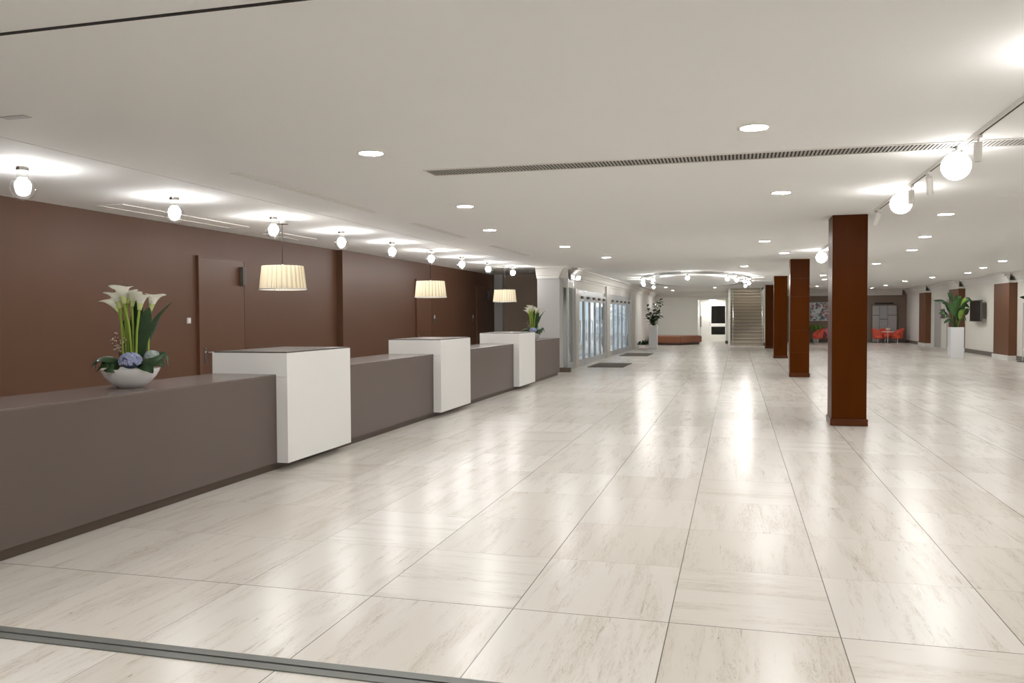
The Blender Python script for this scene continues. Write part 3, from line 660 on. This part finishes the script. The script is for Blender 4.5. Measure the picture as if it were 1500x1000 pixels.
B().lathe([(.16, 0), (.16, .015), (.03, .03)], 24).build('foot', 'dark', t); B().tube([(0, 0, .03), (0, 0, 1.9)], .018, 10).build('pole', 'steel', t)

# lounge in the far right corner
t = thing('locker_cabinet', 'grey panelled locker cabinet on the brown lounge wall', 'locker', (7.2, 49.45, 0))
B().box(0, 1.25, .04, .24, 0, 2.05).build('body', 'base', t)
for x0, x1, cuts, mt in ((.01, .36, (.02, 1.50, 2.04), 'locker'), (.38, .78, (.02, 1.28, 2.04), 'locker2'), (.80, 1.24, (.02, .5, 1.50, 2.04), 'locker')):
    for z0, z1 in zip(cuts[:-1], cuts[1:]): B().box(x0, x1, 0.01, .04, z0+.018, z1-.018, .004).build('front_panel', mt, t)
tag(B().box(0, .93, -.08, 0, 0, .06, .01).build('wall_bar', 'dark', None, False, (7.36, 49.699, 2.12)), 'black bar on the wall above the grey lockers', 'wall bar')
t = thing('wall_print', 'colourful abstract print on the brown lounge wall between columns', 'picture', (3.95, 49.67, 1.2))
B().box(0, 1.0, 0, .029, 0, 1.03).build('frame', 'white', t); B().box(.02, .98, -.004, 0, .02, 1.01).build('print', 'poster', t)
def tub_chair(loc, rz, lab, mt='red'):
    t = thing('tub_chair', lab, 'armchair', loc, rz, 'coral lounge chairs')
    s = B(); NN = 18; rows = []
    for k, (rr_, z0, top) in enumerate(((.20, .24, 0), (.27, .34, .3), (.31, .42, .8), (.34, .46, 1.0))):
        row = []
        for i in range(NN+1):
            a = PI*(-.18)+PI*1.36*i/NN; wing = (math.sin((a+.18*PI)/1.36))**.8 if 0 < i < NN else 0
            row.append((rr_*math.cos(a), rr_*math.sin(a), z0+top*.32*wing))
        rows.append(row)
    outer = [[s.bm.verts.new(p) for p in r_] for r_ in rows]; inner = [[s.bm.verts.new((p[0]*.84, p[1]*.84, p[2]+.01)) for p in r_] for r_ in rows]
    for k in range(3):
        for i in range(NN): s.face([outer[k][i], outer[k][i+1], outer[k+1][i+1], outer[k+1][i]]); s.face([inner[k][i], inner[k+1][i], inner[k+1][i+1], inner[k][i+1]])
    for i in range(NN): s.face([outer[3][i], outer[3][i+1], inner[3][i+1], inner[3][i]]); s.face([outer[0][i], inner[0][i], inner[0][i+1], outer[0][i+1]])
    for q in (0, NN):
        for k in range(3): s.face([outer[k][q], outer[k+1][q], inner[k+1][q], inner[k][q]])
    s.build('shell', mt, t, True)
    B().lathe([(.19, .22), (.27, .27), (.29, .38), (.26, .42), (.1, .43)], 24, (0, -.02, 0)).build('seat', mt, t, True)
    B().lathe([(.15, 0), (.15, .012), (.025, .03), (.025, .23)], 20).build('pedestal', 'chrome', t, True)
tub_chair((7.36, 48.6, 0), 2.0, 'coral red tub chair left of the small white table'); tub_chair((8.36, 48.7, 0), -1.3, 'coral red tub chair right of the small white table')
tub_chair((7.80, 49.05, 0), 0, 'coral red tub chair behind the small white table')
tub_chair((4.28, 48.3, 0), -1.2, 'coral red tub chair under the abstract print'); tub_chair((4.95, 48.7, 0), .5, 'pink tub chair half hidden by the nearest column', 'pink')
t = thing('bistro_table', 'small round white table among the coral chairs', 'table', (7.78, 48.15, 0)); B().lathe([(.3, .60), (.31, .61), (.31, .625), (.3, .63)], 32).build('tabletop', 'podwhite', t, True); B().lathe([(.2, 0), (.2, .012), (.028, .03), (.028, .60)], 20).build('pedestal', 'chrome', t, True)
t = thing('table_vase', 'white vase with petals on the small round table', 'vase', (7.80, 48.15, .63)); B().lathe([(.03, 0), (.05, .04), (.03, .09)], 16).build('vase', 'steel', t, True)
f = B()
for k in range(10): f.ball((rr.uniform(-.08, .08), rr.uniform(-.08, .08), .13+rr.uniform(-.03, .04)), .035, 8, 6)
f.build('blooms', 'bloom', t, True)
t = thing('corner_plant', 'arching green plant behind the coral chair under the print', 'potted plant', (4.25, 49.1, 0)); B().lathe([(.14, 0), (.18, .4), (.17, .4), (.15, .38)], 20).build('pot', 'planter', t, True)
f = B()
for k in range(16):
    a = k*.393; l = .5+.12*(k % 3); f.blade([(0, 0, .38), (math.cos(a)*l*.5, math.sin(a)*l*.4, .95), (math.cos(a)*l, math.sin(a)*l*.6, .72)], .05, (-math.sin(a), math.cos(a), 0), 8, .2)
f.build('foliage', 'leaf3', t)

# ------------------------------------------------------------ flower bowls
K = .00568
def P(px, py, d=0): return ((px-192)*K, d, (568-py)*K)
def flowers(loc, rz, lab):
    t = thing('flower_bowl', lab, 'flower arrangement', loc, rz, 'calla lily bowls on the counter')
    b = B(); b.lathe([(.085, 0), (.10, .002), (.155, .045), (.20, .095), (.222, .135), (.232, .16), (.224, .16), (.213, .135), (.18, .09), (.14, .06), (.02, .05)], 40); b.build('bowl', 'porcelain', t, True)
    B().lathe([(.205, .115), (.20, .13), (.02, .14)], 24).build('soil', 'soil', t, True)
    def calla(pts, mouth, sz, lean):
        s = B(); s.tube(pts, [.009]*(len(pts)-1)+[.011], 8); st_ = s.build('calla_stem', 'stem', t, True)
        top = Vector(pts[-1]); mo = Vector(mouth); ax_ = (mo-top); L = ax_.length; ax_.normalize()
        u = ax_.cross(Vector((0, 1, 0))); u = u.normalized() if u.length > .1 else Vector((1, 0, 0)); v_ = ax_.cross(u); ln = Vector(lean).normalized(); ln = (ln-ax_*ln.dot(ax_)).normalized()
        q = B(); n_ = 20; rows = []
        for k in range(9):
            f = k/8; row = []
            for i in range(n_):
                a = 2*PI*i/n_; d = u*math.cos(a)+v_*math.sin(a); tip = max(0, d.dot(ln))
                r_ = (.012+.017*f+.036*f**3*(1+.55*tip**3)*(1+.16*math.sin(3*a+sz*9)))*sz; hgt = L*f*(1+.18*tip**2*f) - (.02*max(0, f-.8)*5*sz if f > .8 else 0)
                row.append(q.bm.verts.new(top+ax_*hgt+d*r_))
            rows.append(row)
        for k in range(8):
            q.mi = 1 if k < 3 else 0
            for i in range(n_): q.face([rows[k][i], rows[k][(i+1) % n_], rows[k+1][(i+1) % n_], rows[k+1][i]])
        bl = q.build('calla_bloom', ['bloom', 'bloomgreen'], st_, True)
        md = bl.modifiers.new('thick', 'SOLIDIFY'); md.thickness = .002
    calla([P(183, 530, .0), P(182, 490, 0), P(180, 452, .01)], P(172, 426, 0), 1.0, (-1, -.3, .3))
    calla([P(188, 530, .03), P(184, 490, .03), P(178, 458, .03)], P(164, 436, .02), .85, (-1, -.2, 0))
    calla([P(195, 530, -.02), P(192, 480, -.03), P(186, 446, -.03)], P(182, 418, -.03), 1.25, (-.6, -.6, .2))
    calla([P(190, 530, .05), P(188, 480, .05), P(189, 445, .05)], P(190, 424, .05), 1.0, (.8, -.3, .2))
    calla([P(196, 530, .04), P(196, 480, .05), P(195, 450, .05)], P(198, 427, .05), 1.0, (.5, -.5, 0))
    calla([P(200, 530, -.03), P(202, 485, -.04), P(206, 455, -.04)], P(209, 428, -.045), 1.2, (-.9, -.5, .3))
    calla([P(216, 530, .03), P(217, 490, .03), P(220, 456, .03)], P(226, 429, .03), 1.1, (1, -.3, .4))
    calla([P(186, 530, .06), P(186, 480, .08), P(184, 450, .08)], P(184, 426, .08), 1.0, (.3, .9, .2))
    def leaf(pts, wd, side, fold=.2, sh=None):
        q = B(); q.blade(pts, wd, side, 14, fold, sh, .002); q.build('leaf', 'leaf', t, True)
    pad = lambda f: max(.05, min(1, (f/.45)**.7 if f < .45 else (1-((f-.45)/.56)**2.2)))
    leaf([P(204, 530, .01), P(209, 500, 0), P(214, 470, -.02), P(219, 451, -.01)], .055, (1, .25, 0), .15, pad)
    leaf([P(206, 530, .04), P(219, 495, .04), P(232, 466, .03), P(249, 444, .02)], .045, (.7, .5, .7), .35, pad)
    leaf([P(196, 530, .05), P(198, 490, .08), P(202, 455, .09), P(204, 435, .1)], .05, (1, -.2, 0), .15, pad)
    leaf([P(188, 530, .06), P(187, 490, .09), P(183, 470, .1)], .04, (1, .2, 0), .2, pad)
    leaf([P(186, 534, -.05), P(170, 524, -.12), P(152, 524, -.16), P(143, 536, -.14)], .055, (.25, .9, .3), .3, pad)
    leaf([P(184, 530, 0), P(160, 522, -.02), P(146, 528, .02), P(145, 540, .06)], .06, (.1, 1, .3), .3, pad)
    leaf([P(200, 536, -.12), P(212, 534, -.18), P(226, 530, -.17), P(238, 520, -.10)], .045, (0, .5, .9), .3, pad)
    leaf([P(208, 534, -.02), P(226, 526, -.04), P(238, 522, -.04), P(243, 538, -.06)], .055, (.1, 1, .3), .3, pad)
    leaf([P(180, 536, -.12), P(172, 537, -.19), P(160, 541, -.21)], .04, (.3, .7, .6), .3, pad)
    leaf([P(198, 538, .05), P(212, 534, .12), P(228, 532, .16), P(236, 542, .17)], .05, (0, .5, .9), .3, pad)
    leaf([P(178, 536, -.08), P(166, 530, -.16), P(156, 534, -.19), P(150, 543, -.18)], .05, (.3, .8, .5), .3, pad)
    leaf([P(206, 538, -.12), P(210, 536, -.2), P(218, 538, -.22), P(224, 546, -.21)], .04, (.6, .2, .6), .3, pad)
    leaf([P(190, 534, .1), P(176, 528, .17), P(166, 530, .2)], .05, (.5, .8, .3), .3, pad)
    def hydra(c, r_, mt, cnt_):
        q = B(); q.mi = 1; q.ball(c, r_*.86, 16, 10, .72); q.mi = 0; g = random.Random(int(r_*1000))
        for k in range(cnt_):
            z = g.uniform(-.2, 1); a = g.uniform(0, 6.283); s_ = math.sqrt(1-z*z); d = Vector((s_*math.cos(a), s_*math.sin(a), z)); p = Vector(c)+Vector((d.x*r_*.9, d.y*r_*.9, d.z*r_*.74))
            e1 = d.cross(Vector((.3, .5, .8))).normalized(); e2 = d.cross(e1); ro = g.uniform(0, 1.5)
            for j in range(4):
                w1 = (e1*math.cos(ro+j*PI/2)+e2*math.sin(ro+j*PI/2)); w2 = d.cross(w1); l = .019
                q.face([q.bm.verts.new(p), q.bm.verts.new(p+w1*l*.6+w2*l*.45+d*.004), q.bm.verts.new(p+w1*l+d*.006), q.bm.verts.new(p+w1*l*.6-w2*l*.45+d*.004)])
        q.build('hydrangea_head', [mt, 'hydracore'], t)
    hydra(P(194, 529, -.13), .095, 'hydra', 190); hydra(P(222, 523, -.03), .06, 'hydra2', 90)
    tw = B(); bd = B(); g = random.Random(5)
    for k in range(9):
        x1 = g.uniform(158, 186); y1 = g.uniform(482, 512); p0 = Vector(P(180, 530, .02)); p1 = Vector(P(x1, y1, g.uniform(-.06, .08))); mid = (p0+p1)/2+Vector((.01, 0, .01)); tw.tube([p0, mid, p1], .0028, 5)
        for j in range(7):
            p = mid.lerp(p1, g.uniform(.2, 1.1))+Vector((g.uniform(-.018, .018), g.uniform(-.02, .02), g.uniform(-.02, .02))); bd.ball(p, g.uniform(.004, .008), 6, 4)
    tw.build('twigs', 'twig', t); bd.build('buds', 'bud', t)
    return t
fb = flowers((-4.87, 5.86, ZC), math.atan2(4.87, 5.86)*.9, 'large white bowl of calla lilies and blue hydrangea at the near end of the counter')
copy_tree(fb, None, (-4.86, 19.95, ZC), .3, 'small-looking white bowl of calla lilies beyond the farthest white pod')
